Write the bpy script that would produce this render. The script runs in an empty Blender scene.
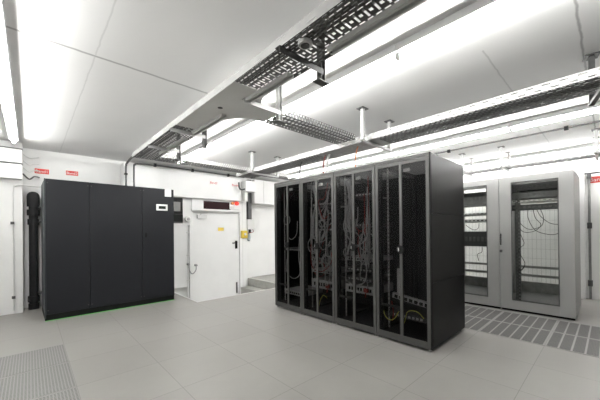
import bpy, math, random
from mathutils import Vector, Matrix
random.seed(7)
sc = bpy.context.scene
col = sc.collection
R = math.radians

# ------------------------------------------------------------------ helpers
class MB:
    def __init__(s): s.v = []; s.f = []
    def box(s, x0, x1, y0, y1, z0, z1):
        n = len(s.v)
        s.v += [(x0,y0,z0),(x1,y0,z0),(x1,y1,z0),(x0,y1,z0),(x0,y0,z1),(x1,y0,z1),(x1,y1,z1),(x0,y1,z1)]
        s.f += [tuple(n+i for i in q) for q in ((0,3,2,1),(4,5,6,7),(0,1,5,4),(1,2,6,5),(2,3,7,6),(3,0,4,7))]
        return s
    def obox(s, o, u, v, w):
        """box from corner o along three edge vectors"""
        o, u, v, w = map(Vector, (o, u, v, w)); n = len(s.v)
        for p in (o, o+u, o+u+v, o+v, o+w, o+u+w, o+u+v+w, o+v+w): s.v.append(tuple(p))
        fl = u.cross(v).dot(w) < 0
        for q in ((0,3,2,1),(4,5,6,7),(0,1,5,4),(1,2,6,5),(2,3,7,6),(3,0,4,7)):
            q = tuple(n+i for i in q); s.f.append(q[::-1] if fl else q)
        return s
    def tube(s, pts, r, n=10, caps=True, r2=None):
        pts = [Vector(p) for p in pts]; m = len(pts); base = len(s.v)
        T = []
        for i in range(m):
            a = pts[max(i-1,0)]; b = pts[min(i+1,m-1)]
            T.append((b-a).normalized())
        ref = Vector((0,0,1)) if abs(T[0].z) < .9 else Vector((1,0,0))
        N = (ref - T[0]*ref.dot(T[0])).normalized()
        for i in range(m):
            N = (N - T[i]*N.dot(T[i]))
            if N.length < 1e-6: N = T[i].orthogonal()
            N.normalize(); B = T[i].cross(N)
            rr = r if r2 is None else r + (r2-r)*i/(m-1)
            for k in range(n):
                a = 2*math.pi*k/n
                s.v.append(tuple(pts[i] + N*math.cos(a)*rr + B*math.sin(a)*rr))
        for i in range(m-1):
            for k in range(n):
                a = base+i*n+k; b = base+i*n+(k+1) % n
                s.f.append((a, b, b+n, a+n))
        if caps:
            s.f.append(tuple(base+k for k in range(n))[::-1])
            s.f.append(tuple(base+(m-1)*n+k for k in range(n)))
        return s
    def cyl(s, p0, p1, r, n=20): return s.tube([p0, p1], r, n)
    def prism(s, pts, z0, z1):
        n = len(s.v); m = len(pts)
        s.v += [(x,y,z0) for x,y in pts] + [(x,y,z1) for x,y in pts]
        s.f.append(tuple(n+i for i in range(m))[::-1]); s.f.append(tuple(n+m+i for i in range(m)))
        for i in range(m):
            j = (i+1) % m; s.f.append((n+i, n+j, n+m+j, n+m+i))
        return s
    def slots(s, o, u, v, w, L, W, rows, pitch=.05, gap=.034, fill=.56):
        """perforated strip: o corner, unit u along, v across, w = thickness vector; rows of oblong holes"""
        o, u, v, w = map(Vector, (o, u, v, w))
        rh = W/rows; sw = rh*(1-fill); sl = rh*fill
        for i in range(rows+1):
            a = i*rh - sl/2; b = a + sl
            a = max(a, 0); b = min(b, W)
            s.obox(o+v*a, u*L, v*(b-a), w)
        for i in range(rows):
            a = i*rh + sl/2
            off = (pitch/2 if i % 2 else 0)
            t = -off
            while t < L:
                t0 = max(t, 0); t1 = min(t + pitch-gap, L)
                if t1 > t0: s.obox(o+v*a+u*t0, u*(t1-t0), v*sw, w)
                t += pitch
        return s
    def build(s, name, mat, parent=None, loc=None, bevel=0, smooth=False, seg=2):
        me = bpy.data.meshes.new(name); me.from_pydata(s.v, [], s.f); me.update()
        me.materials.append(mat)
        if smooth:
            for p in me.polygons: p.use_smooth = True
            try: me.set_sharp_from_angle(angle=R(40))
            except Exception: pass
        o = bpy.data.objects.new(name, me); col.objects.link(o)
        if parent is not None: o.parent = parent
        if loc is not None: o.location = loc
        if bevel:
            b = o.modifiers.new('bevel', 'BEVEL'); b.width = bevel; b.segments = seg; b.limit_method = 'ANGLE'
        return o

def tag(o, label=None, cat=None, group=None, kind=None):
    if label: o['label'] = label
    if cat: o['category'] = cat
    if group: o['group'] = group
    if kind: o['kind'] = kind
    return o
def empty(name, loc=(0,0,0), rz=0, label=None, cat=None, group=None):
    o = bpy.data.objects.new(name, None); col.objects.link(o)
    o.location = loc; o.rotation_euler = (0,0,rz); o.empty_display_size = .1
    return tag(o, label, cat, group)
def copy_tree(o, parent=None):
    c = o.copy(); col.objects.link(c)
    if parent is not None: c.parent = parent
    for ch in list(o.children): copy_tree(ch, c)
    return c
def text(name, s, size, mat, parent, loc, rot, ext=.0006):
    cu = bpy.data.curves.new(name, 'FONT'); cu.body = s; cu.size = size; cu.extrude = ext
    cu.align_x = 'CENTER'; cu.align_y = 'CENTER'
    t = bpy.data.objects.new(name+'_source', cu); col.objects.link(t)
    bpy.context.view_layer.update()
    me = bpy.data.meshes.new_from_object(t.evaluated_get(bpy.context.evaluated_depsgraph_get()))
    bpy.data.objects.remove(t)
    me.materials.clear(); me.materials.append(mat)
    o = bpy.data.objects.new(name, me); col.objects.link(o); o.parent = parent
    o.location = loc; o.rotation_euler = rot
    return o
def spline(pts, n=8):
    pts = [Vector(p) for p in pts]; P = [pts[0]] + pts + [pts[-1]]; out = []
    for i in range(1, len(P)-2):
        a, b, c, d = P[i-1:i+3]
        for k in range(n):
            t = k/n
            out.append(.5*((2*b)+(c-a)*t+(2*a-5*b+4*c-d)*t*t+(3*b-a-3*c+d)*t**3))
    out.append(pts[-1]); return out

# ------------------------------------------------------------------ materials
def mat(name, c, rough=.5, metal=0, spec=.5, noise=0, nscale=4, bump=0, bscale=60, coat=0):
    m = bpy.data.materials.new(name); m.use_nodes = True
    nt = m.node_tree; b = nt.nodes['Principled BSDF']
    b.inputs['Base Color'].default_value = (*c, 1); b.inputs['Roughness'].default_value = rough
    b.inputs['Metallic'].default_value = metal; b.inputs['Specular IOR Level'].default_value = spec
    if coat: b.inputs['Coat Weight'].default_value = coat
    tc = nt.nodes.new('ShaderNodeTexCoord')
    if noise:
        n = nt.nodes.new('ShaderNodeTexNoise'); n.inputs['Scale'].default_value = nscale; n.inputs['Detail'].default_value = 5
        nt.links.new(tc.outputs['Object'], n.inputs['Vector'])
        r = nt.nodes.new('ShaderNodeMapRange'); r.inputs['From Min'].default_value = .3; r.inputs['From Max'].default_value = .7
        r.inputs['To Min'].default_value = 1-noise; r.inputs['To Max'].default_value = 1+noise*.3
        nt.links.new(n.outputs['Fac'], r.inputs['Value'])
        x = nt.nodes.new('ShaderNodeMix'); x.data_type = 'RGBA'; x.blend_type = 'MULTIPLY'; x.inputs['Factor'].default_value = 1
        x.inputs[6].default_value = (*c, 1); nt.links.new(r.outputs['Result'], x.inputs[7])
        nt.links.new(x.outputs[2], b.inputs['Base Color'])
    if bump:
        n = nt.nodes.new('ShaderNodeTexNoise'); n.inputs['Scale'].default_value = bscale; n.inputs['Detail'].default_value = 3
        nt.links.new(tc.outputs['Object'], n.inputs['Vector'])
        k = nt.nodes.new('ShaderNodeBump'); k.inputs['Strength'].default_value = bump; k.inputs['Distance'].default_value = .01
        nt.links.new(n.outputs['Fac'], k.inputs['Height']); nt.links.new(k.outputs['Normal'], b.inputs['Normal'])
    return m
def emis(name, c, s):
    m = bpy.data.materials.new(name); m.use_nodes = True; b = m.node_tree.nodes['Principled BSDF']
    b.inputs['Base Color'].default_value = (*c, 1)
    b.inputs['Emission Color'].default_value = (*c, 1); b.inputs['Emission Strength'].default_value = s
    return m
def glass(name, tint, ior=1.16, rough=.14):
    m = bpy.data.materials.new(name); m.use_nodes = True; nt = m.node_tree
    for n in list(nt.nodes): nt.nodes.remove(n)
    out = nt.nodes.new('ShaderNodeOutputMaterial'); t = nt.nodes.new('ShaderNodeBsdfTransparent'); t.inputs[0].default_value = (*tint, 1)
    g = nt.nodes.new('ShaderNodeBsdfGlossy'); g.inputs['Roughness'].default_value = rough
    f = nt.nodes.new('ShaderNodeFresnel'); ge = nt.nodes.new('ShaderNodeNewGeometry')
    ir = nt.nodes.new('ShaderNodeMapRange'); ir.inputs['To Min'].default_value = ior; ir.inputs['To Max'].default_value = 1/ior
    nt.links.new(ge.outputs['Backfacing'], ir.inputs['Value']); nt.links.new(ir.outputs['Result'], f.inputs['IOR'])
    mx = nt.nodes.new('ShaderNodeMixShader')
    nt.links.new(f.outputs[0], mx.inputs[0]); nt.links.new(t.outputs[0], mx.inputs[1]); nt.links.new(g.outputs[0], mx.inputs[2])
    nt.links.new(mx.outputs[0], out.inputs[0]); return m

def line_mask(nt, val, centre, half, soft=.002):
    """1 on |val-centre|<half"""
    s = nt.nodes.new('ShaderNodeMath'); s.operation = 'SUBTRACT'; nt.links.new(val, s.inputs[0]); s.inputs[1].default_value = centre
    a = nt.nodes.new('ShaderNodeMath'); a.operation = 'ABSOLUTE'; nt.links.new(s.outputs[0], a.inputs[0])
    r = nt.nodes.new('ShaderNodeMapRange'); r.inputs['From Min'].default_value = half; r.inputs['From Max'].default_value = half+soft
    r.inputs['To Min'].default_value = 1; r.inputs['To Max'].default_value = 0
    nt.links.new(a.outputs[0], r.inputs['Value']); return r.outputs['Result']
def mth(nt, op, a, b):
    m = nt.nodes.new('ShaderNodeMath'); m.operation = op
    for i, x in enumerate((a, b)):
        if isinstance(x, (int, float)): m.inputs[i].default_value = x
        else: nt.links.new(x, m.inputs[i])
    return m.outputs[0]

GX, GY, TP = .266, .478, .6     # tile grid origin and pitch
def floor_mat():
    m = mat('floor_tiles', (.40,.393,.375), .42, bump=.02, bscale=300); nt = m.node_tree; b = nt.nodes['Principled BSDF']
    tc = nt.nodes.new('ShaderNodeTexCoord'); sp = nt.nodes.new('ShaderNodeSeparateXYZ'); nt.links.new(tc.outputs['Object'], sp.inputs[0])
    masks = []; cells = []
    for ax, org in ((0, GX), (1, GY)):
        d = mth(nt, 'DIVIDE', mth(nt, 'SUBTRACT', sp.outputs[ax], org-TP*20), TP)
        fr = mth(nt, 'FRACT', d, 0); fl = mth(nt, 'FLOOR', d, 0)
        e = mth(nt, 'ABSOLUTE', mth(nt, 'SUBTRACT', fr, .5), 0)
        masks.append(mth(nt, 'GREATER_THAN', e, .5-.0035)); cells.append(fl)
    line = mth(nt, 'MAXIMUM', masks[0], masks[1])
    cb = nt.nodes.new('ShaderNodeCombineXYZ'); nt.links.new(cells[0], cb.inputs[0]); nt.links.new(cells[1], cb.inputs[1])
    wn = nt.nodes.new('ShaderNodeTexWhiteNoise'); wn.noise_dimensions = '2D'; nt.links.new(cb.outputs[0], wn.inputs['Vector'])
    no = nt.nodes.new('ShaderNodeTexNoise'); no.inputs['Scale'].default_value = 2.2; no.inputs['Detail'].default_value = 8; no.inputs['Roughness'].default_value = .65
    nt.links.new(tc.outputs['Object'], no.inputs['Vector'])
    v = mth(nt, 'ADD', mth(nt, 'MULTIPLY', wn.outputs['Value'], .05), mth(nt, 'MULTIPLY', no.outputs['Fac'], .34))
    v = mth(nt, 'ADD', v, .80)
    v = mth(nt, 'MULTIPLY', v, mth(nt, 'SUBTRACT', 1.0, mth(nt, 'MULTIPLY', line, .42)))
    x = nt.nodes.new('ShaderNodeMix'); x.data_type = 'RGBA'; x.blend_type = 'MULTIPLY'; x.inputs['Factor'].default_value = 1
    x.inputs[6].default_value = (.245,.238,.222,1); nt.links.new(v, x.inputs[7]); nt.links.new(x.outputs[2], b.inputs['Base Color'])
    nt.links.new(mth(nt, 'ADD', mth(nt, 'MULTIPLY', no.outputs['Fac'], .2), .27), b.inputs['Roughness'])
    return m
def ceiling_mat():
    c = (.80,.80,.79)
    m = mat('painted_concrete_ceiling', c, .8); nt = m.node_tree; b = nt.nodes['Principled BSDF']
    tc = nt.nodes.new('ShaderNodeTexCoord'); sp = nt.nodes.new('ShaderNodeSeparateXYZ'); nt.links.new(tc.outputs['Object'], sp.inputs[0])
    no = nt.nodes.new('ShaderNodeTexNoise'); no.inputs['Scale'].default_value = 9; no.inputs['Detail'].default_value = 6
    nt.links.new(tc.outputs['Object'], no.inputs['Vector'])
    wob = mth(nt, 'MULTIPLY', mth(nt, 'SUBTRACT', no.outputs['Fac'], .5), .02)
    X = mth(nt, 'ADD', sp.outputs[0], wob); Y = mth(nt, 'ADD', sp.outputs[1], wob)
    big = mth(nt, 'MULTIPLY', line_mask(nt, Y, 2.765, .006, .012), mth(nt, 'LESS_THAN', sp.outputs[0], 1.9))
    big2 = mth(nt, 'MULTIPLY', line_mask(nt, Y, .135, .003, .008), mth(nt, 'GREATER_THAN', sp.outputs[0], 1.9))
    thin = mth(nt, 'MULTIPLY', line_mask(nt, X, .385, .002, .006), .35)
    thin2 = mth(nt, 'MULTIPLY', mth(nt, 'MULTIPLY', line_mask(nt, Y, .67, .003, .006), mth(nt, 'GREATER_THAN', sp.outputs[0], 2.6)), .5)
    msk = mth(nt, 'MAXIMUM', mth(nt, 'MAXIMUM', big, big2), mth(nt, 'MAXIMUM', thin, thin2))
    n2 = nt.nodes.new('ShaderNodeTexNoise'); n2.inputs['Scale'].default_value = 1.3; n2.inputs['Detail'].default_value = 9
    nt.links.new(tc.outputs['Object'], n2.inputs['Vector'])
    v = mth(nt, 'ADD', mth(nt, 'MULTIPLY', n2.outputs['Fac'], .10), .93)
    v = mth(nt, 'MULTIPLY', v, mth(nt, 'SUBTRACT', 1.0, mth(nt, 'MULTIPLY', msk, .45)))
    x = nt.nodes.new('ShaderNodeMix'); x.data_type = 'RGBA'; x.blend_type = 'MULTIPLY'; x.inputs['Factor'].default_value = 1
    x.inputs[6].default_value = (*c,1); nt.links.new(v, x.inputs[7]); nt.links.new(x.outputs[2], b.inputs['Base Color'])
    k = nt.nodes.new('ShaderNodeBump'); k.inputs['Strength'].default_value = .25; k.inputs['Distance'].default_value = .004
    nt.links.new(no.outputs['Fac'], k.inputs['Height']); nt.links.new(k.outputs['Normal'], b.inputs['Normal'])
    return m
def perf_mat(name, solid, hole, axis, pr, pc, hr=.5, hc=.62):
    """perforated sheet: rows of small oblong openings"""
    m = mat(name, solid, .5); nt = m.node_tree; b = nt.nodes['Principled BSDF']
    tc = nt.nodes.new('ShaderNodeTexCoord'); sp = nt.nodes.new('ShaderNodeSeparateXYZ'); nt.links.new(tc.outputs['Object'], sp.inputs[0])
    a, c = (0, 1) if axis == 'x' else (1, 0)
    fa = mth(nt, 'FRACT', mth(nt, 'ADD', mth(nt, 'DIVIDE', sp.outputs[a], pr), 500), 0)
    fc = mth(nt, 'FRACT', mth(nt, 'ADD', mth(nt, 'DIVIDE', sp.outputs[c], pc), 500), 0)
    k = mth(nt, 'MULTIPLY', mth(nt, 'LESS_THAN', fa, hr), mth(nt, 'LESS_THAN', fc, hc))
    x = nt.nodes.new('ShaderNodeMix'); x.data_type = 'RGBA'; nt.links.new(k, x.inputs['Factor'])
    x.inputs[6].default_value = (*solid,1); x.inputs[7].default_value = (*hole,1)
    nt.links.new(x.outputs[2], b.inputs['Base Color']); return m

M = dict(
    floor=floor_mat(), ceil=ceiling_mat(), greywall=mat('low_bounce_grey_wall', (.22,.22,.215), .7, noise=.05), plate=mat('bounce_lightened_steel', (.62,.62,.60), .5, metal=.1, noise=.1, nscale=3),  # plate is lightened steel, with floor bounce put into its colour
    wall=mat('white_painted_wall', (.80,.80,.785), .7, noise=.05, nscale=2, bump=.15, bscale=40),
    white=mat('white_painted_metal', (.80,.80,.79), .4, noise=.03),
    offwhite=mat('off_white_plastic', (.68,.68,.66), .45, noise=.03),
    crac=mat('anthracite_panel', (.006,.007,.010), .55, spec=.4, noise=.1, nscale=3),
    crac_side=mat('blue_grey_panel', (.03,.037,.042), .45, noise=.1),
    rack=mat('dark_grey_rack_steel', (.048,.048,.045), .35, noise=.08, nscale=8),
    rackside=mat('black_rack_side', (.006,.0056,.0052), .38, spec=.12, noise=.12, nscale=3),
    rackin=mat('rack_interior', (.02,.02,.02), .6, noise=.1),
    black=mat('black_plastic', (.006,.006,.006), .6, spec=.2, noise=.1),
    rubber=mat('black_pipe_insulation', (.012,.012,.013), .75, noise=.2, nscale=20),
    galv=mat('galvanised_steel', (.30,.30,.29), .5, metal=.4, noise=.22, nscale=14),
    galvd=mat('shaded_and_dull_galvanised_steel', (.10,.10,.097), .5, metal=.3, noise=.25, nscale=18),  # darker steel copy; shade under the trays is put into its colour
    galvl=mat('lit_and_bright_galvanised_steel', (.46,.46,.45), .5, metal=.2, noise=.12, nscale=10),  # lighter steel copy; light on the outer tray rails is put into its colour
    cab=mat('light_grey_cabinet', (.31,.31,.30), .4, noise=.04),
    cabin=mat('cabinet_interior_dark', (.10,.10,.098), .5, noise=.15, nscale=12),
    conc=mat('grey_concrete_step', (.40,.40,.37), .8, noise=.15, nscale=8, bump=.2),
    pit=mat('pit_floor_concrete', (.4,.4,.38), .8, noise=.1),
    lamp=emis('lamp_diffuser', (1,.995,.98), 38),
    lampbody=mat('lamp_housing_grey', (.48,.48,.475), .5, noise=.03),
    red=mat('red_sticker', (.62,.035,.025), .5, noise=.05), paper=mat('white_paper', (.8,.8,.79), .7, noise=.03),
    yellow=mat('yellow_plastic', (.75,.55,.07), .45, noise=.05),
    green=mat('green_tape', (.12,.55,.10), .5, noise=.05),
    display=mat('dark_red_display', (.02,.0015,.003), .5, spec=.2, noise=.2, nscale=60),
    lcd=mat('dark_lcd', (.02,.025,.02), .15, noise=.1),
    redlight=emis('red_beacon', (.7,.03,.02), .5), orange=mat('orange_beacon', (.7,.25,.05), .3, noise=.05),
    rackglass=glass('tinted_rack_glass', (.68,.68,.68)), cabglass=glass('clear_cabinet_glass', (.93,.94,.93)),
    caseglass=glass('case_glass', (.6,.6,.6)),
    cgrey=mat('grey_cable', (.30,.30,.295), .5, noise=.1), cblack=mat('black_cable', (.02,.02,.02), .5, noise=.1),
    cred=mat('red_cable', (.22,.02,.015), .5, noise=.1), cyel=mat('yellow_green_cable', (.5,.5,.08), .5, noise=.1),
    cwhite=mat('white_cable', (.6,.6,.58), .5, noise=.1), corange=mat('orange_cable', (.6,.2,.08), .5, noise=.1),
    cblue=mat('blue_cable', (.05,.13,.35), .5, noise=.1),
    dev=mat('device_black', (.045,.045,.045), .4, noise=.2, nscale=30), devg=mat('device_grey', (.38,.38,.37), .4, noise=.15, nscale=30),
    chrome=mat('satin_chrome', (.6,.6,.6), .25, metal=1, noise=.05),
    darkpipe=mat('dark_steel_pipe', (.10,.10,.10), .45, metal=.4, noise=.2, nscale=20),
    mesh=perf_mat('white_mesh_door', (.72,.72,.71), (.38,.38,.37), 'y', .045, .022, .8, .75),
    grillR=perf_mat('perforated_grey_steel', (.095,.093,.088), (.025,.025,.025), 'x', .010, .010, .5, .5),
    grillL=perf_mat('slotted_light_steel', (.235,.232,.222), (.085,.085,.083), 'y', .024, .020, .55, .62),
    grillframe=mat('grille_frame', (.262,.256,.243), .45, noise=.08),
)

# ------------------------------------------------------------------ the room
XL, XR, YF, YB, ZC = -1.7, 7.02, -2.6, 6.5, 2.605
PX0, PX1, PY0, PZ = 2.105, 4.30, 4.865, -.42      # sunken door area
def struct(name, mb, m, **k):
    o = mb.build(name, m, **k); o['kind'] = 'structure'; return o
f = MB()
f.box(XL, XR, YF, PY0, -.05, 0); f.box(XL, PX0, PY0, YB, -.05, 0); f.box(PX1, XR, PY0, YB, -.05, 0)
struct('floor', f, M['floor'])
struct('floor', MB().box(PX0-.02, PX1+.02, PY0-.02, YB, PZ-.05, PZ), M['pit'])
struct('wall_pit', MB().box(PX0-.05, PX0, PY0-.05, YB, PZ, -.05).box(PX0-.05, PX1, PY0-.05, PY0, PZ, -.05), M['wall'])
struct('trim_1', MB().box(PX0-.004, PX0+.012, PY0-.012, YB, -.05, .004).box(PX0-.004, PX1, PY0-.004, PY0+.012, -.05, .004), M['white'])
struct('ceiling', MB().box(XL-.1, XR+.1, YF-.1, YB+.1, ZC, ZC+.1), M['ceil'])
# back wall with the doorway
DX0, DX1, DZ1, DY = 2.60, 3.90, 2.0, 6.42
w = MB().box(XL, DX0-.02, YB, YB+.15, -.5, ZC).box(DX1+.02, XR, YB, YB+.15, -.5, ZC).box(DX0-.02, DX1+.02, YB, YB+.15, DZ1, ZC).box(DX0-.02, DX1+.02, YB+.1, YB+.15, -.5, DZ1)
struct('wall_back', w, M['wall'])
struct('wall_left', MB().box(XL-.1, XL, YF, YB, 0, ZC), M['wall'])
struct('wall_right', MB().box(XR, XR+.1, YF, YB, 0, ZC), M['wall'])
struct('wall_front', MB().box(XL, XR, YF-.1, YF, 0, ZC), M['greywall'])  # unseen wall, grey picked to cut bounce light and darken towards the camera
struct('wall_corner', MB().box(XL, -.075, 6.16, YB, 0, ZC), M['wall'], bevel=.004)
struct('stairs', MB().box(3.90, 4.17, 4.95, YB-.01, PZ, -.2).box(4.17, PX1+.02, 4.95, YB-.01, PZ, -.004), M['conc'], bevel=.006)

# ------------------------------------------------------------------ the door and what is around it
d = MB().box(DX0, DX0+.075, DY-.03, YB+.03, PZ, DZ1).box(DX1-.02, DX1+.06, DY-.03, YB+.03, PZ, DZ1).box(DX0+.075, DX1-.02, DY-.03, YB+.03, 1.66, DZ1)
door = struct('door_1', d, M['white'], bevel=.004)
leaf = MB().box(DX0+.08, DX1-.025, DY, DY+.05, PZ+.01, 1.655).build('door_leaf', M['white'], door, bevel=.004)
h = MB().box(3.76, 3.82, DY-.012, DY, .78, .98); h.tube([(3.79,DY-.01,.93),(3.79,DY-.055,.93)], .012, 10); h.tube([(3.79,DY-.055,.93),(3.66,DY-.055,.925)], .012, 10)
h.build('door_handle', M['black'], leaf)
MB().box(3.775, 3.815, DY-.012, DY, -.33, -.06).build('shoot_bolt', M['darkpipe'], leaf)
MB().box(2.78, 3.0, DY-.06, DY, 1.52, 1.60).tube([(2.86,DY-.03,1.60),(2.86,DY-.05,1.63),(3.05,DY-.03,1.655)], .012, 8).build('door_closer', M['offwhite'], leaf, bevel=.012)
MB().box(3.30, 3.45, DY-.004, DY, 1.23, 1.31).build('yellow_sticker', M['yellow'], leaf)

b = empty('illuminated_sign', (3.2, DY-.03, 1.69), 0, 'long white sign box with a dark red display above the door', 'sign')
MB().box(-.58, .66, -.09, 0, 0, .27).build('housing', M['white'], b, bevel=.01)
MB().box(-.31, .37, -.098, -.09, .045, .225).build('display', M['display'], b)
b = empty('alarm_beacon', (3.66, DY-.13, 1.85), 0, 'red and orange warning lights beside the dark display', 'warning light')
MB().box(-.12, .13, -.02, .10, -.10, .08).build('base', M['white'], b, bevel=.004)
MB().cyl((-.06,-.07,.045), (-.06,-.02,.045), .035).build('orange_lens', M['orange'], b, smooth=True)
MB().cyl((.06,-.07,.045), (.06,-.02,.045), .045).build('red_lens', M['redlight'], b, smooth=True)
MB().box(-.1, -.01, -.04, -.02, -.08, -.03).build('nameplate', M['offwhite'], b)

HY = 6.22
o = empty('air_duct', (1.30, HY, 1.955), 0, 'long white boxed duct running above the door to the black unit', 'duct')
MB().box(0, 2.52, 0, .27, 0, .58).build('casing', M['white'], o, bevel=.004)
MB().box(-.01, 2.53, -.012, .0, .0, .022).build('lower_flange', M['offwhite'], o)
o = empty('air_duct', (4.24, HY+.02, 1.93), 0, 'short white boxed duct at the end beside the black racks', 'duct')
MB().box(0, .85, 0, .25, 0, .62).build('casing', M['white'], o, bevel=.004)
MB().box(.28, .29, -.006, 0, 0, .62).build('joint_strip', M['offwhite'], o)
o = empty('junction_box', (3.88, HY-.02, 2.20), 0, 'square white electrical box on the right end of the long duct', 'electrical box')
MB().box(0, .26, -.12, .25, 0, .26).build('housing', M['white'], o, bevel=.006)
MB().tube(spline([(-.16,-.05,.20),(-.15,-.06,.07),(-.09,-.06,.03),(0,-.06,.05)]), .022, 10).build('curved_conduit', M['darkpipe'], o, smooth=True)
MB().box(.03, .11, -.02, .1, -.24, 0).build('drop_conduit', M['offwhite'], o)
tag(MB().box(4.13, 4.23, 6.37, 6.495, 1.50, 2.55).build('vertical_conduit', M['darkpipe']), 'dark vertical conduit dropping into the small grey box beside the door', 'conduit')
o = empty('junction_box', (4.20, 6.48, 1.22), 0, 'pale grey wall box with wires right of the door frame', 'electrical box')
MB().box(-.11, .11, -.13, 0, .04, .30).build('housing', M['offwhite'], o, bevel=.008)
MB().tube(spline([(.08,-.06,.05),(.10,-.07,-.02),(-.05,-.09,-.05),(-.18,-.1,-.03)]), .008, 8).build('wire', M['cred'], o, smooth=True)
MB().tube([(0,-.06,.04),(0,-.06,-.05)], .03, 10).build('gland', M['cblack'], o)
o = empty('emergency_switch', (3.99, 6.39, 1.04), 0, 'yellow emergency switch box on the door frame', 'switch')
MB().box(-.08, .08, -.07, .0, 0, .19).build('housing', M['yellow'], o, bevel=.008)
MB().cyl((0,-.09,.1), (0,-.07,.1), .03).build('button', M['offwhite'], o)
o = empty('power_socket', (4.16, 6.49, 1.0), 0, 'blue-grey industrial socket hanging beneath the pale wall box', 'socket')
MB().tube([(0,-.05,.15),(0,-.09,.05),(-.03,-.12,-.03)], .05, 12, r2=.035).build('housing', mat('blue_grey_plastic', (.30,.35,.38), .5, noise=.05), o, smooth=True)
struct('trim_2', MB().box(3.97, 4.09, 6.40, 6.5, PZ, 2.0), M['white'], bevel=.004)
o = empty('wall_case', (2.20, 6.48, 1.40), 0, 'small glazed case with black lower half on wall between black unit and door', 'display case')
MB().box(0, .26, -.12, 0, 0, .56).build('housing', M['cabin'], o)
MB().box(.02, .24, -.13, -.12, .20, .54).build('glass_front', M['caseglass'], o)
MB().box(.02, .24, -.135, -.12, .03, .19).build('black_panel', M['black'], o)
MB().box(.05, .19, -.127, -.12, .26, .46).build('gauge', M['offwhite'], o)
MB().box(.24, .42, -.13, 0, 0, .58).build('side_trim', M['white'], o)
o = empty('wall_sounder', (2.53, 6.35, 1.44), 0, 'round white sounder on wall at top left of the door', 'sounder')
MB().cyl((0,-.07,.05), (0,0,.05), .065, 24).build('dome', M['offwhite'], o, smooth=True, bevel=.015)
MB().box(-.03,.03,0,.14,.02,.08).build('bracket', M['white'], o)
MB().cyl((0,-.085,.05), (0,-.07,.05), .03, 20).build('grille', M['devg'], o, smooth=True)
tag(MB().box(2.175, 2.21, 6.33, 6.36, 1.38, 1.43).build('pilot_lamp', M['redlight']), 'tiny red lamp at right edge of the black unit', 'lamp')
o = empty('wall_cabinet', (2.13, 6.49, 0), 0, 'flat white wall panel between the black unit and the door', 'panel')
MB().box(0, .44, -.10, 0, 0, 1.36).build('door_panel', M['white'], o, bevel=.004)
MB().box(-.0, .46, -.13, 0, 1.36, 1.40).build('top_ledge', M['white'], o)
tag(MB().tube(spline([(2.55,6.33,.50),(2.56,6.30,.36),(2.62,6.29,.29),(2.70,6.30,.36),(2.73,6.36,.45)]), .011, 8).cyl((2.55,6.39,.5),(2.55,6.31,.5),.024,12).cyl((2.735,6.42,.46),(2.735,6.34,.46),.024,12).build('door_loop_cable', M['cgrey'], smooth=True), 'grey U-shaped cable loop between frame and door leaf', 'cable')
o = empty('wall_conduit', (2.555, 6.385, PZ), 0, 'thin white pipe up the left door frame', 'conduit')
MB().tube([(0,0,0),(0,0,1.85)], .014, 10).build('pipe', M['white'], o, smooth=True)
for z in (.55, 1.1, 1.6): MB().box(-.025,.025,-.02,.02,z,z+.03).build('clip', M['offwhite'], o)

# red stickers
def sticker(x, y, z, w, h, s, label, wall='back', inv=False):
    o = empty('sticker', (x, y, z), 0 if wall == 'back' else -math.pi/2, label, 'sticker')
    a, bm = (M['paper'], M['red']) if inv else (M['red'], M['paper'])
    MB().box(-w/2, w/2, -.003, 0, -h/2, h/2).build('backing', a, o)
    text('lettering', s, h*.8, bm, o, (0,-.0035,-.004), (R(90),0,0))
sticker(.155, YB, 2.25, .18, .082, 'Band1', 'red sticker with white letters on wall left above the dark pipe')
sticker(.555, YB, 2.27, .17, .078, 'Band2', 'red sticker with white letters on wall above middle of black unit')
sticker(3.10, HY, 2.335, .19, .09, 'Band3', 'red-lettered white sticker on the long duct over the dark display', inv=True)
sticker(3.66, HY, 2.335, .19, .09, 'Band4', 'red-lettered white sticker on duct next to the square electrical box', inv=True)
sticker(XR, .135, 2.03, .24, .11, 'Band5', 'red sticker on the right wall beyond the grey vertical pipe', wall='right')

# ------------------------------------------------------------------ black cooling unit
o = empty('cooling_unit', (.148, 5.318, 0), R(1.0), 'large black three-panel cooling unit against the back wall', 'cooling unit')
W, H_ = 1.745, 1.972
MB().box(.004, W-.004, .03, .86, .03, H_).build('body', M['crac_side'], o, bevel=.004)
MB().box(.002, W-.004, .0, .80, 0, .082).build('plinth', M['black'], o)
p0 = .0
MB().box(0, .012, -.004, .03, .03, H_).build('corner_post', M['crac_side'], o, bevel=.004)
for i, (a, c) in enumerate(((.014, .511), (.514, 1.226), (1.230, W-.002))):
    q = MB().box(a, c, -.006, .03, .085, H_-.004)
    if i == 2:
        q = MB().box(a, c, -.006, .03, .085, H_-.135).box(a, 1.592, -.006, .03, H_-.135, H_-.004).box(1.706, c, -.006, .03, H_-.135, H_-.004)
    pn = q.build('front_panel', M['crac'], o, bevel=.0025 if i < 2 else 0)
    for sx in ((a+.02, c-.02) if i < 2 else (a+.02,)):
        for sz in (.14, H_-.06): MB().cyl((sx,-.009,sz),(sx,-.005,sz),.006,10).build('screw', M['galvd'], pn)
    if i == 2:
        MB().box(1.27, 1.30, -.016, -.006, 1.13, 1.20).build('latch', M['black'], pn, bevel=.003)
MB().box(1.594, 1.704, -.004, .029, H_-.133, H_-.002).build('notch_filler', M['paper'], o)  # white filler added in the notch, standing for the duct seen through it
c = MB().box(1.445, 1.635, -.022, -.006, 1.585, 1.695).build('controller', M['white'], o, bevel=.008)
MB().box(1.485, 1.60, -.026, -.022, 1.615, 1.665).build('screen', M['lcd'], c)
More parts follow.
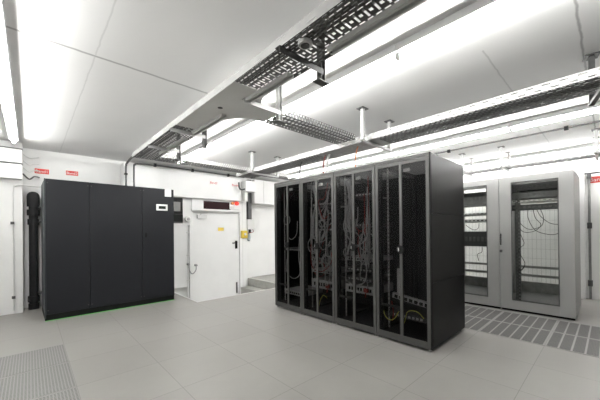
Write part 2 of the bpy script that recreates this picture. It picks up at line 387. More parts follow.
tag(MB().obox((.150,5.291,.0005),(1.745*math.cos(R(1)),1.745*math.sin(R(1)),0),(-.0015,.024,0),(0,0,.003)).build('floor_tape', M['green']), 'thin green tape line on floor along the black cooling unit', 'tape')

# insulated pipe and things left of the unit
o = empty('insulated_pipe', (.045, 6.33, 0), 0, 'thick black insulated pipe standing left of the black cooling unit', 'pipe')
MB().tube([(0,0,.0),(0,0,1.66)], .055, 20).build('pipe', M['rubber'], o, smooth=True)
MB().tube(spline([(0,0,1.64),(0,.0,1.76),(.0,.05,1.81),(0,.16,1.81)]), .078, 20).build('elbow', M['rubber'], o, smooth=True)
for z, rr in ((.0,.066), (.12,.072), (1.35,.07), (1.5,.078)): MB().cyl((0,0,z),(0,0,z+.09),rr,20).build('collar', M['rubber'], o, smooth=True)
for z in (.25, 1.40, 1.62): MB().tube([(.03,0,z),(.13,0,z)], .022, 10).build('branch_stub', M['darkpipe'], o, smooth=True)
for k, (z0, z1, lb) in enumerate(((2.27, 2.475, 'white boxed duct across top left corner, upper of two'), (2.03, 2.25, 'white boxed duct across top left corner, lower of two'))):
    o = empty('corner_duct', (-.075, 6.158, z0), 0, lb, 'duct', 'boxed ducts at the top left')
    MB().box(-.9, .0, -.12, 0, 0, z1-z0).build('casing', M['offwhite'], o, bevel=.005)
    MB().box(-.9, .004, -.128, 0, z1-z0, z1-z0+.012).build('lid_edge', M['darkpipe'], o)
o = empty('wall_conduit', (-.18, 6.145, .05), 0, 'thin grey conduit up the white corner wall at far left', 'conduit')
MB().tube(spline([(0,0,0),(0,0,.9),(0,0,1.78),(.03,0,1.88),(.10,0,1.90),(.3,.05,1.90),(.45,.2,1.92)]), .009, 8).build('pipe', M['offwhite'], o, smooth=True)
MB().box(-.03,.012,-.02,.012,1.30,1.34).build('clip', M['darkpipe'], o)
MB().box(-.02,.02,-.02,.012,.18,.22).build('clip', M['darkpipe'], o)
for k in range(4):
    z = 2.42-.10*k
    mb = MB().tube(spline([(-.07,6.10,z),(.0,6.20,z-.03-.01*k),(.06,6.35,z+.01),(.12,6.48,z+.05-.01*k)]), .006 if k < 3 else .011, 8)
    tag(mb.build('loose_cable', M['cwhite'] if k < 3 else M['darkpipe'], smooth=True), 'white cable draped from the corner ducts to the wall' if k < 3 else 'dark cable below the white ones draped beside the corner ducts', 'cable', 'cables beside the corner ducts')

# thin dark pipes above the unit
o = empty('ceiling_pipe', (1.31, 6.12, 1.9), 0, 'dark thin pipe rising above black unit and bending into the long tray', 'pipe')
MB().tube(spline([(0,0,0),(0,0,.48),(0,-.02,.55),(0,-.08,.58),(-.02,-.5,.60),(-.1,-1.35,.52),(-.12,-1.5,.43)]), .018, 10).build('pipe', M['darkpipe'], o, smooth=True)
for z in (.15, .38): MB().box(-.024,.024,-.024,.024,z,z+.03).build('clip', M['black'], o)
o = empty('ceiling_pipe', (1.44, 6.10, 1.9), 0, 'dark thin pipe rising above black unit and running right along the duct top', 'pipe')
MB().tube(spline([(0,0,0),(0,0,.52),(.02,0,.59),(.09,0,.615),(.6,0,.63),(2.4,.0,.63)]), .017, 10).build('pipe', M['darkpipe'], o, smooth=True)
for x in (.35, 1.1, 1.95): MB().box(x,x+.04,-.024,.024,.60,.66).build('clip', M['black'], o)

# ------------------------------------------------------------------ black racks
RX, RD, RW, RH = 2.864, .935, .613, 1.97
def make_rack():
    t = empty('server_rack')
    y0, y1 = .004, RW-.004
    fr = MB()
    for yy in (y0, y1-.05):
        for xx in (.03, RD-.05): fr.box(xx, xx+.045, yy, yy+.05, .05, RH-.03)
    for zz in (.05, RH-.07): 
        for yy in (y0, y1-.04): fr.box(.03, RD, yy, yy+.04, zz, zz+.04)
    fr.build('frame', M['rackin'], t)
    MB().box(.0, RD, y0, y1, RH-.03, RH).build('roof', M['rack'], t, bevel=.003)
    MB().box(.02, RD-.01, y0+.01, y1-.01, .03, .07).build('base', M['rackin'], t)
    MB().box(RD-.012, RD, y0, y1, .05, RH-.03).build('rear_door', M['rackin'], t)
    for yy in (.015, RW-.045):
        for xx in (.03, RD-.07): MB().cyl((xx,yy+.015,0),(xx,yy+.015,.035),.018,12).build('foot', M['chrome'], t)
    for yy in (.075, RW-.095): MB().slots((.13,yy,.1),(0,0,1),(0,1,0),(.004,0,0),RH-.16,.02,1,.045,.02,.5).build('mounting_rail', M['devg'], t)
    # door: outer frame, centre stile, low cross bar in the far pane
    d = MB().box(0,.022,y0,y0+.034,.028,RH-.032).box(0,.022,y1-.034,y1,.028,RH-.032).box(0,.022,y0+.034,y1-.034,RH-.075,RH-.032).box(0,.022,y0+.034,y1-.034,.028,.095)
    m = RW/2
    d.box(0,.022,m-.016,m+.016,.095,RH-.075)
    door = d.build('door', M['rack'], t, bevel=.002)
    MB().box(.006,.012,y0+.034,m-.016,.095,RH-.075).build('glass_pane', M['rackglass'], door)
    MB().box(.006,.012,m+.016,y1-.034,.095,RH-.075).build('glass_pane', M['rackglass'], door)
    k = MB().cyl((-.022,m,1.0),(0,m,1.0),.044,28).build('handle', M['black'], door, smooth=True, bevel=.003)
    MB().box(-.027,-.022,m+.008,m+.020,.985,1.02).build('key_plate', M['chrome'], door)
    MB().box(.03,.036,m-.09,m-.02,RH-.15,RH-.115).build('name_plate', M['devg'], t)
    MB().box(.035,.05,m+.02,y1-.05,.36,.385).box(.035,.05,m+.02,m+.045,.12,.36).build('lower_bracket', M['rack'], t)
    return t
rack_lab = ['black glass-door server rack at near right end of the row', 'black glass-door server rack second from the near end, packed with grey cables',
            'black glass-door server rack second from the far end, packed with looping cables', 'black glass-door server rack at far left end, mostly dark inside']
r0 = make_rack(); racks = [r0] + [copy_tree(r0) for _ in range(3)]
for i, t in enumerate(racks):
    t.location = (RX, 1.206+RW*i, 0); tag(t, rack_lab[i], 'server rack', 'black server racks in a row')
for (z0, z1) in ((.035,.675), (.681,1.365), (1.371,RH-.002)):
    MB().box(0.024, RD, -.008, .003, z0, z1).build('side_panel', M['rackside'], racks[0], bevel=.003)
MB().box(.0, .024, -.008, .003, .03, RH).build('side_edge', M['black'], racks[0])
MB().box(0.0, RD, RW-.003, RW+.008, .035, RH).build('side_panel', M['rackside'], racks[3], bevel=.003)

pos = ['near right end rack', 'rack second from the near end', 'rack second from the far end', 'far left end rack']
def device(i, z, h, m, y0=.10, y1=RW-.10, x=.11, d=.45, kind='network_switch', label='', cat='network switch', detail='ports'):
    by = 1.206+RW*i
    t = empty(kind, (RX+x, by, z), 0, label, cat)
    MB().box(0, d, y0, y1, 0, h).build('chassis', m, t, bevel=.002)
    fc = MB().box(-.004, 0, y0-.0, y1+.0, .003, h-.003).build('front_panel', m, t)
    n = 8
    wv = (y1-y0-.06)/n
    pm = MB()
    for q in range(n): pm.box(-.007, -.004, y0+.03+q*wv, y0+.03+q*wv+wv*.6, h*.3, h*.7)
    pm.build(detail, M['black'] if m is not M['dev'] else M['devg'], fc)
    return t
dv = [
 (1,.43,.10,M['devg'],'white power unit low behind the glass of the rack second from near end','power unit'),
 (1,.58,.045,M['dev'],'flat black switch low in the rack second from near end','network switch'),
 (1,.70,.045,M['dev'],'flat black switch with red cables in the rack second from near end','network switch'),
 (1,.83,.045,M['devg'],'grey patch panel below the handle of the rack second from near end','patch panel'),
 (1,1.25,.045,M['dev'],'black patch panel above the handle of the rack second from near end','patch panel'),
 (1,1.62,.045,M['dev'],'black patch panel near the top of the rack second from near end','patch panel'),
 (2,.40,.12,M['devg'],'pale power unit low behind the glass of the rack second from far end','power unit'),
 (2,.62,.045,M['devg'],'grey patch panel in lower half of the rack second from far end','patch panel'),
 (2,.74,.045,M['dev'],'flat black switch below the handle of the rack second from far end','network switch'),
 (2,1.2,.045,M['dev'],'flat black switch above the handle of the rack second from far end','network switch'),
 (2,1.55,.045,M['dev'],'black patch panel near the top of the rack second from far end','patch panel'),
 (3,.22,.07,M['devg'],'small grey unit on the floor of the far left end rack','power unit'),
 (3,.9,.045,M['dev'],'flat black switch in the far left end rack','network switch'),
 (0,.24,.06,M['dev'],'low black unit at the bottom of the near right end rack','network switch'),
]
for (i, z, hh, m, lb, ct) in dv:
    device(i, z, hh, m, label=lb, cat=ct, kind=ct.replace(' ', '_'))
# red sockets on the white power units
for i, z in ((1,.43),(2,.40)):
    by = 1.206+RW*i
    t = empty('red_plug', (RX+.098, by+.19, z+.03), 0, 'red plug on the power unit of the '+pos[i], 'plug')
    MB().box(-.03,0,-.03,.03,0,.05).build('body', M['cred'], t, bevel=.006); MB().tube([(-.02,0,.0),(-.03,0,-.06)],.006,8).build('cord', M['cred'], t)
# power strip leaning in the near right end rack
t = empty('power_strip', (RX+.10, 1.206+.05, .40), 0, 'white power strip across the lower part of near right end rack', 'power strip')
MB().obox((0,.0,0),(0,.42,.055),(0,-.004,.055),(.045,0,0)).build('bar', M['devg'], t)
for q in range(7): MB().obox((-.003,.02+q*.056,.010+q*.0074),(0,.036,.0047),(0,-.003,.034),(.003,0,0)).build('socket', M['black'], t)
tag(MB().box(RX+.12,RX+.16,1.206+.36,1.206+.42,.5,.78).build('cable_channel', M['devg']), 'upright pale cable channel behind far pane of near right end rack', 'cable channel')

def cable(i, pts, r, m, label, grp):
    by = 1.206+RW*i
    o = MB().tube(spline([(RX+x, by+y, z) for x, y, z in pts], 5), r, 6).build('network_cable', m, smooth=True)
    return tag(o, label, 'cable', grp)
for i, n in ((1, 22), (2, 24), (3, 3)):
    for k in range(n):
        side = random.choice((.14, .20, RW-.22, RW-.14)); x = random.uniform(.055, .10)
        z0 = random.uniform(.55, 1.4); z1 = min(z0+random.uniform(.25,.75), 1.85)
        y1 = random.uniform(.12, RW-.12); lo = random.uniform(.03,.14)
        typ = random.random()
        if typ > .62:   # round loops
            rr = random.uniform(.05, .12); cy_ = min(max(y1, rr+.04), RW-rr-.04); cz = z0
            a0 = random.uniform(0, 6.28)
            pts = [(x, side, z1), (x, (side+cy_)/2, (z1+cz+rr)/2+.04)] + [(x+.003*q, cy_+rr*math.cos(1.57+.7*q), cz+rr*math.sin(1.57+.7*q)) for q in range(9)]
        elif typ < .4:   # hanging vertical run with a loop
            pts = [(x,side,z1),(x-.01,side+random.uniform(-.03,.03),(z1+z0)/2),(x,side,z0),(x-.01,(side+y1)/2,z0-lo),(x,y1,z0+random.uniform(-.02,.12)),(x+.02,y1,z0+.22)]
        else:
            pts = [(x,side,z1),(x-.01,(side*2+y1)/3,z1-.2),(x,y1,(z0+z1)/2),(x-.01,(side+y1)/2,z0),(x+.02,side,z0+.05)]
        mm = M['cgrey']; wd = 'grey'
        if k % 9 == 4: mm = M['cred']; wd = 'red'
        elif k % 11 == 7: mm = M['cblack']; wd = 'black'
        cable(i, pts, .0055 if wd != 'grey' else .0068, mm, '%s cable tangled in the %s' % (wd, pos[i]), '%s cables in the %s' % (wd, pos[i]))
# thicker hanging bundles
for i, y in ((1,.43),(1,.47),(2,.40),(2,.44)):
    pts = [(.09,y,1.85),(.085,y-.05,1.6),(.09,y+.02,1.35),(.085,y-.07,1.15),(.09,y,.9)]
    cable(i, pts, .016, M['cgrey'], 'thick grey cable bundle hanging in the '+pos[i], 'thick bundles in the '+pos[i])
cable(0, [(.07,.10,.30),(.06,.17,.36),(.06,.27,.34),(.07,.31,.22),(.08,.34,.20)], .005, M['cyel'], 'yellow-green earth cable curling at bottom of near right end rack', None)
cable(0, [(.08,.38,.32),(.06,.42,.24),(.06,.48,.21),(.06,.54,.25),(.08,.57,.33)], .005, M['cyel'], 'yellow-green earth cable drooping in the far pane of near right end rack', None)
cable(0, [(.08,.46,.20),(.07,.44,.30),(.07,.46,.42)], .006, M['cred'], 'short red cable low in the near right end rack', None)
cable(2, [(.06,.18,.30),(.05,.24,.33),(.05,.3,.25),(.06,.33,.16)], .005, M['cyel'], 'yellow-green earth cable at bottom of the rack second from far end', None)

# ------------------------------------------------------------------ light grey cabinets
CX, CD, CW, CH = 5.16, .95, .828, 1.97
def make_cab():
    t = empty('glass_cabinet')
    y0, y1 = .003, CW-.003
    MB().box(.03,CD,y0,y0+.02,.03,CH).build('side_panel', M['cab'], t, bevel=.003)
    MB().box(.03,CD,y1-.02,y1,.03,CH).build('side_panel', M['cab'], t, bevel=.003)
    MB().box(.03,CD,y0,y1,CH-.02,CH+.0).build('roof', M['cab'], t, bevel=.003)
    MB().box(.03,CD,y0+.02,y1-.02,.03,.07).build('base', M['cab'], t)
    MB().box(.045,CD-.01,y0+.01,y1-.01,0,.035).build('plinth', M['black'], t)
    q = MB().box(CD-.02,CD,y0+.02,y0+.06,.07,CH-.02).box(CD-.02,CD,y1-.06,y1-.02,.07,CH-.02)
    for a in range(13): q.box(CD-.006,CD-.003,y0+.06+a*.057,y0+.0625+a*.057,.07,CH-.02)
    for a in range(12): q.box(CD-.006,CD-.003,y0+.06,y1-.06,.09+a*.156,.0925+a*.156)
    q.build('rear_grid', M['cab'], t)
    wy0, wy1, wz0, wz1 = .155, CW-.148, .165, 1.885
    d = MB().box(0,.028,y0,wy0,.035,CH).box(0,.028,wy1,y1,.035,CH).box(0,.028,wy0,wy1,.035,wz0).box(0,.028,wy0,wy1,wz1,CH)
    door = d.build('door', M['cab'], t, bevel=.002)
    MB().box(-.003,.004,wy0,wy0+.012,wz0,wz1).box(-.003,.004,wy1-.012,wy1,wz0,wz1).box(-.003,.004,wy0,wy1,wz0,wz0+.012).box(-.003,.004,wy0,wy1,wz1-.012,wz1).build('window_seal', M['darkpipe'], door)
    MB().box(.010,.015,wy0,wy1,wz0,wz1).build('glass_pane', M['cabglass'], door)
    h = MB().box(-.03,0,CW-.033,CW-.013,.97,1.14).build('handle', M['chrome'], door, bevel=.005)
    MB().box(-.034,0,CW-.038,CW-.008,.86,.90).build('lock', M['darkpipe'], door, bevel=.004)
    # dark perforated mounting posts on the far side, rails on the near one
    MB().box(.12,.36,CW-.20,CW-.17,.10,1.85).build('mounting_post', M['cabin'], t)
    MB().slots((.10,CW-.235,.10),(0,0,1),(0,1,0),(.006,0,0),1.75,.05,2,.05,.02,.4).build('mounting_rail', M['galvd'], t)
    MB().slots((.10,.09,.10),(0,0,1),(0,1,0),(.006,0,0),1.75,.05,2,.05,.02,.4).build('mounting_rail', M['galvd'], t)
    for z in (.42,.56): MB().box(CD-.10,CD-.06,.05,CW-.05,z,z+.035).build('cross_bar', M['galv'], t)
    MB().box(.12,CD-.03,.05,CW-.05,.14,.16).build('bottom_tray', M['cabin'], t)
    MB().box(CD-.05,CD-.045,.05,CW-.05,.16,.33).build('lower_plate', M['galv'], t)
    return t
c0 = make_cab(); c0.location = (CX, .315, 0); tag(c0, 'light grey glass-door cabinet at the right, almost empty with loose cables', 'cabinet', 'light grey glass-door cabinets')
c1 = copy_tree(c0); c1.location = (CX, .315+CW, 0); tag(c1, 'light grey glass-door cabinet partly hidden behind the black racks', 'cabinet')
c1['label'] = 'light grey glass-door cabinet partly hidden behind the black racks'
def cabdev(c, z, h, m, kind, label, cat, d=.5, y0=.10, y1=CW-.10, x=.115):
    t = empty(kind, (CX+x, .315+CW*c, z), 0, label, cat)
    MB().box(0,d,y0,y1,0,h).build('chassis', m, t, bevel=.002)
    fp = MB().box(-.006,0,y0-.02,y1+.02,0,h).build('front_panel', m, t)
    q = MB()
    for a in range(10): q.box(-.009,-.006,y0+.02+a*.058,y0+.052+a*.058,h*.35,h*.65)
    q.build('ports', M['galvd'] if m is M['cabin'] or m is M['dev'] else M['black'], fp)
cabdev(0,1.76,.10,M['cabin'],'server','dark server at the very top of the right grey cabinet','server')
cabdev(0,1.645,.10,M['cabin'],'server','dark server second from the top in the right grey cabinet','server')
cabdev(0,1.60,.025,M['galvl'],'cabinet_shelf','bright thin shelf beneath dark servers in right grey cabinet','shelf')
cabdev(0,1.475,.085,M['dev'],'patch_panel','black patch panel beneath the bright shelf in right grey cabinet','patch panel', d=.08)
cabdev(1,1.60,.20,M['cabin'],'server','tall dark server at top of the half-hidden grey cabinet','server')
cabdev(1,1.44,.03,M['galvl'],'cabinet_shelf','bright thin shelf at upper part of the half-hidden grey cabinet','shelf')
cabdev(1,1.32,.05,M['devg'],'patch_panel','grey patch panel in upper part of half-hidden grey cabinet','patch panel')
cabdev(1,.93,.24,M['dev'],'server','big black server at mid height of the half-hidden grey cabinet','server')
def ccable(c, pts, label, m='cblack'):
    tag(MB().tube(spline([(CX+x,.315+CW*c+y,z) for x,y,z in pts],6),.0042,6).build('loose_cable', M[m], smooth=True), label, 'cable')
g = 'cables hanging in the right grey cabinet'
ccable(0,[(.12,.50,1.48),(.14,.50,1.35),(.16,.42,1.18),(.16,.25,1.12),(.14,.14,1.16)],'black cable swooping lowest to the right under the patch panel of right grey cabinet')
ccable(0,[(.12,.40,1.48),(.14,.36,1.38),(.16,.26,1.28),(.14,.14,1.26)],'black cable running to right edge under patch panel in right grey cabinet')
ccable(0,[(.12,.44,1.48),(.14,.42,1.36),(.14,.36,1.26),(.16,.44,1.17),(.16,.56,1.16),(.14,.62,1.24)],'black cable looping widest under the patch panel of right grey cabinet')
ccable(0,[(.12,.36,1.48),(.13,.33,1.36),(.15,.36,1.24),(.15,.50,1.20),(.13,.60,1.30),(.12,.62,1.42)],'black cable curving back left under patch panel in right grey cabinet')
ccable(0,[(.11,.60,1.15),(.10,.56,1.05),(.10,.55,.98),(.10,.60,.92),(.10,.62,.86)],'black cable bulging from the left rail of right grey cabinet')
ccable(0,[(.11,.62,.88),(.10,.58,.80),(.10,.54,.70),(.10,.58,.60),(.10,.62,.62)],'black cable curling off lower left rail of right grey cabinet')
ccable(0,[(.10,.55,.66),(.10,.58,.61),(.10,.62,.58),(.10,.57,.54)],'short black cable tail low at left rail in right grey cabinet')
ccable(1,[(.12,.30,1.30),(.14,.32,1.22),(.16,.4,1.20),(.13,.5,1.28)],'thin black cable drooping under the grey patch panel of half-hidden cabinet')
ccable(1,[(.12,.26,.92),(.13,.27,.84),(.14,.33,.80),(.12,.31,.70)],'thin black cable under the big server of half-hidden cabinet')

# right wall pipes and strips
o = empty('wall_pipe', (XR-.05, .245, 0), 0, 'grey vertical pipe on the right wall beside the grey cabinet', 'pipe')
MB().tube([(0,0,0),(0,0,2.12)], .017, 12).build('pipe', M['galv'], o, smooth=True)
for z in (.22, 1.2, 2.05): MB().cyl((0,0,z),(0,0,z+.10),.03,12).build('coupling', M['darkpipe'], o, smooth=True)
tag(MB().tube([(XR-.05,-.6,2.14),(XR-.05,.9,2.14)], .015, 10).build('wall_pipe', M['galvd'], smooth=True), 'thin horizontal pipe along right wall above the red sticker', 'pipe')
struct('trim_3', MB().box(XR-.12, XR-.001, .30, .40, 0, 2.2), M['white'], bevel=.004)
struct('trim_4', MB().box(XR-.04, XR-.001, .42, .56, 0, 2.05), M['offwhite'])

# ------------------------------------------------------------------ perforated floor tiles
def grille(x0, y0, m, label, grp, cells, along):
    t = empty('floor_grille', (x0+.3, y0+.3, 0), 0, label, 'floor grille', grp)
    MB().box(-.298,.298,-.298,.298,.0005,.003).build('frame', M['grillframe'], t)
    for c in range(cells):
        w = .584/cells; a = -.292+w*c
        if along == 'x': MB().box(-.280,.280,a+.008,a+w-.008,.003,.0036).build('perforated_panel', m, t)
        else: MB().box(-.296,.296,-.285,.285,.003,.0036).build('perforated_panel', m, t)
GXn = GX + TP*6
rowname = ['right of the grey cabinets', 'in front of the right grey cabinet', 'in front of the half-hidden grey cabinet', 'behind the black racks', 'farthest behind the black racks']
for cx in range(2):
    for r in range(5):
        grille(GXn+TP*cx, GY+TP*(r-1), M['grillR'], 'grey perforated floor tile %s, %s row' % (rowname[r], ('outer', 'cabinet-side')[cx]), 'perforated tiles along the grey cabinets', 6, 'x')
for r in range(4):
    grille(GX-TP, GY+TP*(5-r), M['grillL'], 'slotted grey floor tile at the left edge, %s' % ('farthest from the camera', 'second from the far end', 'third from the far end', 'nearest the camera')[r], 'slotted floor tiles at left', 1, 'y')

# ------------------------------------------------------------------ cable trays
def tray(name, loc, rz, L, W, H, label, rows=7, gaps=(), rail='galvl', bottom='galvd', ladder=None, pitch=.05, gap=.034, rp=(3,.10,.035,.78)):
    """runs along local +y from 0 to L, width along +x"""
    t = empty(name, loc, rz, label, 'cable tray')
    segs = []; a = 0
    for g0, g1 in sorted(gaps): segs.append((a, g0)); a = g1
    segs.append((a, L))
    mb = MB()
    for s0, s1 in segs:
        if not ladder: mb.slots((.002,s0,0),(0,1,0),(1,0,0),(0,0,.0015),s1-s0,W-.004,rows,pitch,gap); continue
        l0, l1 = ladder
        mb.slots((.002,s0,0),(0,1,0),(1,0,0),(0,0,.0015),s1-s0,l0,5)
        mb.slots((l1,s0,0),(0,1,0),(1,0,0),(0,0,.0015),s1-s0,W-.002-l1,4)
        a = s0; c = (l0+l1)/2
        while a < s1:
            e = min(a+.060, s1)
            mb.box(l0,l1,min(a+.014,e),min(a+.028,e),0,.0015); mb.box(l0,c-.011,min(a+.028,e),min(a+.048,e),0,.0015)
            mb.box(c+.011,l1,min(a+.028,e),min(a+.048,e),0,.0015); mb.box(l0,l1,min(a+.048,e),e,0,.0015)
            a += .060
    mb.build('tray_bottom', M[bottom], t)
    MB().slots((0,0,.0),(0,1,0),(0,0,1),(.0018,0,0),L,H,*rp).build('side_rail', M[rail], t)
    return t
TZ = 2.30
mt = tray('cable_tray', (1.09, -1.4, TZ), 0, 6.12, .30, .06, 'long perforated cable tray overhead ending near the top of the black unit', ladder=(.115,.185), gaps=((3.25,4.40),), rp=(2,.5,.07,.86))
MB().slots((.298,0,0),(0,1,0),(0,0,1),(.0018,0,0),3.25,.03,1,.10,.035,.6).build('side_rail', M['galvd'], mt)
MB().slots((.298,4.40,0),(0,1,0),(0,0,1),(.0018,0,0),1.72,.03,1,.10,.035,.6).build('side_rail', M['galvd'], mt)
# strut channels fixed under the tray
for y0, y1 in ((.0,2.54), (2.90,3.44), (3.84,4.5), (4.75,5.6)):
    MB().box(.205,.213,y0,y1,-.028,0).box(.255,.263,y0,y1,-.028,0).box(.205,.263,y0,y1,-.004,-.001).box(.213,.222,y0,y1,-.028,-.024).box(.246,.255,y0,y1,-.028,-.024).build('strut_channel', M['plate'], mt)
# solid tee plate with rounded inner corners
t = empty('tray_junction_plate', (1.09, 1.85, TZ-.002), 0, 'solid steel tee plate with a round hole joining the long and cross trays', 'tray junction')
def arc(cx, cy, r, a0, a1, n=12): return [(cx+r*math.cos(R(a0+(a1-a0)*k/n)), cy+r*math.sin(R(a0+(a1-a0)*k/n))) for k in range(n+1)]
y_n, y_f = .23, .51
pts = [(0,0),(.30,0)] + arc(.30+.20, y_n-.20, .20, 180, 90) + [(.62,y_n),(.62,y_f)] + arc(.30+.26, y_f+.26, .26, 270, 180) + [(.30,1.15),(0,1.15)]
MB().prism(pts, -.0015, 0).build('plate', M['plate'], t)
MB().cyl((.14,.28+.2,-.003),(.14,.28+.2,-.0016),.022,20).build('hole_rim', M['black'], t)
rp = arc(.30+.26, y_f+.26, .26, 270, 180)
q = MB()
for (a, b2) in zip(rp[:-1], rp[1:]): q.obox((a[0],a[1],0),(b2[0]-a[0],b2[1]-a[1],0),(0,0,.06),(.002,.002,0))
q.build('curved_rail', M['galvl'], t)
rp = arc(.30+.20, y_n-.20, .20, 180, 90); q = MB()
for (a, b2) in zip(rp[:-1], rp[1:]): q.obox((a[0],a[1],0),(b2[0]-a[0],b2[1]-a[1],0),(0,0,.06),(.002,-.002,0))
q.build('curved_rail', M['galvl'], t)
# cross trays (direction +x): rotate -90 so local y -> world x, local x -> world -y
ct = tray('cable_tray', (1.72, 2.36, TZ), R(-90), 1.15, .28, .06, 'short perforated cross tray between the tee plate and the tray over the racks', rows=4, rail='galvd', pitch=.05, gap=.028, rp=(2,.04,.02,.5))
MB().slots((.278,0,0),(0,1,0),(0,0,1),(.0018,0,0),1.15,.06,2,.04,.02,.4).build('side_rail', M['galvd'], ct)
ct = tray('cable_tray', (1.40, 4.72, TZ), R(-90), 3.6, .28, .06, 'perforated cross tray overhead in front of the door', rows=4, rail='galvd', pitch=.05, gap=.028, rp=(2,.04,.02,.5))
MB().slots((.278,0,0),(0,1,0),(0,0,1),(.0018,0,0),3.6,.06,2,.04,.02,.4).build('side_rail', M['galvl'], ct)
SZ = 2.255
st = tray('cable_tray', (2.88, -1.5, SZ), 0, 6.35, .34, .065, 'long perforated cable tray hanging directly over the black rack row', rows=8, rp=(2,.10,.05,.7))
MB().slots((.338,0,0),(0,1,0),(0,0,1),(.0018,0,0),6.35,.065,2,.10,.035,.6).build('side_rail', M['galvd'], st)
q = MB()
for (a, b2) in ((2.9,3.9),): q.box(.01,.33,a+.4,b2+.35,-.004,-.001)
q.build('cover_plate', M['galv'], st)
tt = tray('cable_tray', (5.90, -1.2, 2.29), 0, 5.6, .50, .06, 'perforated cable tray at ceiling over the light grey cabinets', rows=11)
MB().slots((.498,0,0),(0,1,0),(0,0,1),(.0018,0,0),5.6,.06,2,.10,.035,.6).build('side_rail', M['galvd'], tt)
# fixtures under the tray
o = empty('smoke_detector', (1.165, 1.19, TZ-.004), 0, 'round ring-shaped detector under the long tray near top of view', 'detector')
MB().cyl((0,0,-.022),(0,0,0),.042,28).build('ring', M['galvl'], o, smooth=True, bevel=.004)
MB().cyl((0,0,-.026),(0,0,-.022),.026,24).build('sensor', M['galvd'], o, smooth=True)
# cables lying in the long tray and over the racks
for k in range(4):
    x = 1.12+.035*k
    tag(MB().tube([(x,-1.4,TZ+.012),(x+.004,1,TZ+.012),(x,3.2,TZ+.012),(x+.003,4.7,TZ+.012)], .008, 6).build('tray_cable', M['cgrey'] if k % 2 else M['cblack'], smooth=True),
        '%s cable lying in the long overhead tray' % ('grey' if k % 2 else 'black'), 'cable', '%s cables in the long tray' % ('grey' if k % 2 else 'black'))
for k in range(3):
    x = 3.0+.05*k
    tag(MB().tube([(x,-1.4,SZ+.012),(x,3.5,SZ+.012),(x,4.8,SZ+.012)], .009, 6).build('tray_cable', M['cgrey'], smooth=True), 'grey cable lying in the tray above the racks', 'cable', 'grey cables in the rack tray')

# cantilever brackets of the long tray
def bracket(y, z0, label, white=False, x=1.43):
    t = empty('tray_bracket', (x, y, ZC), 0, label, 'tray bracket', 'brackets of the long overhead tray')
    m = M['galvl'] if white else M['galvd']; zb = z0-ZC
    MB().box(.0,.04,-.002,.002,zb,0).box(.0,.004,-.02,.02,zb,0).box(.036,.04,-.02,.02,zb,0).build('post', m, t)
    MB().box(-.36,.02,-.024,-.020,TZ-ZC-.045,TZ-ZC-.006).box(-.36,.02,-.024,.020,TZ-ZC-.010,TZ-ZC-.006).build('arm', M['galvl'] if y > 2 else M['galvd'], t)
    MB().box(-.03,.07,-.03,.03,zb-.006,zb).build('end_plate', M['galvd'], t)
    MB().box(-.05,.09,-.05,.05,-.006,0).build('ceiling_plate', m, t)
bracket(1.33, 2.215, 'dark steel bracket nearest the camera under the long overhead tray')
bracket(2.04, 2.20, 'pale steel post beside the tee plate of the long tray', True, 1.64)
bracket(3.12, 2.16, 'steel bracket of the long tray just beyond the tee plate')
bracket(3.90, 2.17, 'steel bracket nearest the back wall under the long tray')
# trapeze hangers
def hanger(x0, x1, y, z0, label, m='galvl', grp='hangers of the tray over the racks', rz=0):
    t = empty('tray_hanger', ((x0+x1)/2, y, ZC), rz, label, 'tray hanger', grp)
    hw = (x1-x0)/2
    for s in (-1, 1):
        p = MB().box(s*hw-.018,s*hw+.018,-.018,.018,z0-ZC,-.006).build('post', M[m], t)
        MB().box(s*hw-.055,s*hw+.055,-.045,.045,-.008,0).build('ceiling_plate', M['galvd'], t)
    MB().box(-hw-.018,hw+.018,-.015,.015,z0-ZC+.0,z0-ZC+.028).build('crossbar', M[m], t)
hanger(2.80, 3.39, 1.93, SZ-.036, 'white hanger carrying the rack tray above the middle racks')
hanger(2.86, 3.43, 4.28, SZ-.036, 'white hanger carrying the far end of the rack tray near the door')
hanger(2.80, 3.35, .037, SZ-.05, 'dark steel hanger of the rack tray at the right edge of view', 'galvd', rz=R(12))
g3 = 'hangers of the tray over the grey cabinets'
hanger(5.88, 6.42, 1.87, 2.25, 'white hanger of the cabinet tray farthest behind the black racks', grp=g3)
hanger(5.88, 6.42, 1.26, 2.25, 'white hanger of the cabinet tray above the gap between grey cabinets', grp=g3)
hanger(5.88, 6.42, .13, 2.25, 'white hanger of the cabinet tray nearest the right wall sticker', grp=g3)
# cables dropping from the tray into the racks
for (x, y, m, lb) in ((3.02,2.62,'cwhite','pale cable bundle dropping from rack tray into the third rack from near'), (3.0,2.13,'corange','orange cable dropping from rack tray into second rack from near'),
                      (3.0,2.67,'cred','thin red cable dropping beside the pale bundle above the racks'), (3.05,3.2,'cblack','black cable dropping into the far left end rack')):
    r = .016 if m == 'cwhite' else .007
    tag(MB().tube(spline([(x,y,SZ+.02),(x-.03,y+.01,SZ-.06),(x-.03,y+.03,2.08),(x,y+.05,RH)]), r, 8).build('drop_cable', M[m], smooth=True), lb, 'cable')
# conduit on the ceiling between the lamp rows
o = empty('ceiling_conduit', (5.38, -1.5, ZC-.022), 0, 'thin dark conduit with black clips across ceiling over the grey cabinets', 'conduit')
MB().tube([(0,0,0),(0,5.5,0)], .012, 10).build('pipe', M['darkpipe'], o, smooth=True)
for y in (1.88, 3.4): MB().box(-.022,.022,y,y+.045,-.03,.02).build('clip', M['black'], o, bevel=.003)

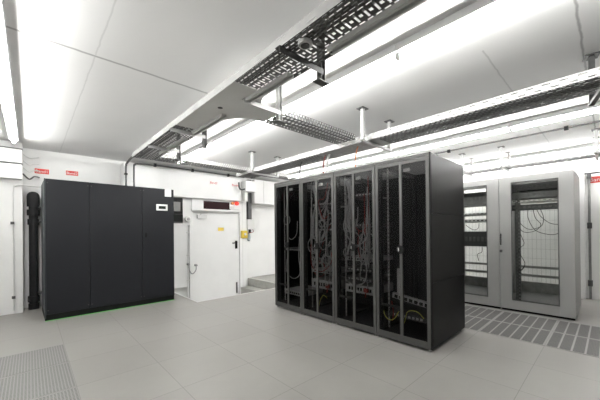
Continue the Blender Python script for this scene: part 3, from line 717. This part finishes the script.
# ------------------------------------------------------------------ lamps
def lamp_row(x, y_far, n, where, grp, w=.10, L=1.5):
    nm = ['nearest the back wall', 'second from the back wall', 'third from the back wall', 'fourth from the back wall', 'farthest from the back wall']
    for k in range(n):
        t = empty('fluorescent_lamp', (x, y_far-(L+.004)*k-L/2, ZC), 0, 'fluorescent lamp in %s, %s' % (where, nm[k]), 'ceiling lamp', grp)
        MB().box(-w/2,w/2,-L/2,L/2,-.058,0).build('housing', M['lampbody'], t, bevel=.003)
        MB().tube([(0,-L/2+.018,-.085),(0,L/2-.018,-.085)], .018, 12).build('tube', M['lamp'], t, smooth=True)
        for s in (-1,1): MB().box(-.018,.018,s*(L/2-.012)-.008,s*(L/2-.012)+.008,-.10,-.05).build('end_cap', M['lampbody'], t)
lamp_row(-.16, 5.82, 3, 'the far left row', 'far left lamp row')
lamp_row(2.06, 5.6, 4, 'the row beside the long tray', 'lamp row by the long tray')
lamp_row(4.66, 5.4, 4, 'the row behind the black racks', 'lamp row behind the racks')
lamp_row(6.82, 5.4, 4, 'the row along the right wall', 'right wall lamp row')

# ------------------------------------------------------------------ world, camera
w = bpy.data.worlds.new('World'); sc.world = w; w.use_nodes = True
w.node_tree.nodes['Background'].inputs[0].default_value = (.9,.9,.9,1); w.node_tree.nodes['Background'].inputs[1].default_value = .3
cam = bpy.data.cameras.new('Camera'); co = bpy.data.objects.new('Camera', cam); col.objects.link(co); sc.camera = co
yaw, pit, rol = R(43.009), R(.228), R(-.573)
fw = Vector((math.sin(yaw)*math.cos(pit), math.cos(yaw)*math.cos(pit), math.sin(pit)))
r = Vector((math.cos(yaw), -math.sin(yaw), 0)); u = r.cross(fw)
r2 = r*math.cos(rol)+u*math.sin(rol); u2 = -r*math.sin(rol)+u*math.cos(rol)
mt4 = Matrix(((r2.x,u2.x,-fw.x,0),(r2.y,u2.y,-fw.y,0),(r2.z,u2.z,-fw.z,1.207),(0,0,0,1)))
co.matrix_world = mt4
cam.sensor_width = 36; cam.lens = 289.87/600*36; cam.shift_y = 29.84/600; cam.clip_start = .02
sc.view_settings.view_transform = 'Standard'; sc.view_settings.look = 'None'; sc.view_settings.gamma = 1
sc.view_settings.exposure = 1.3
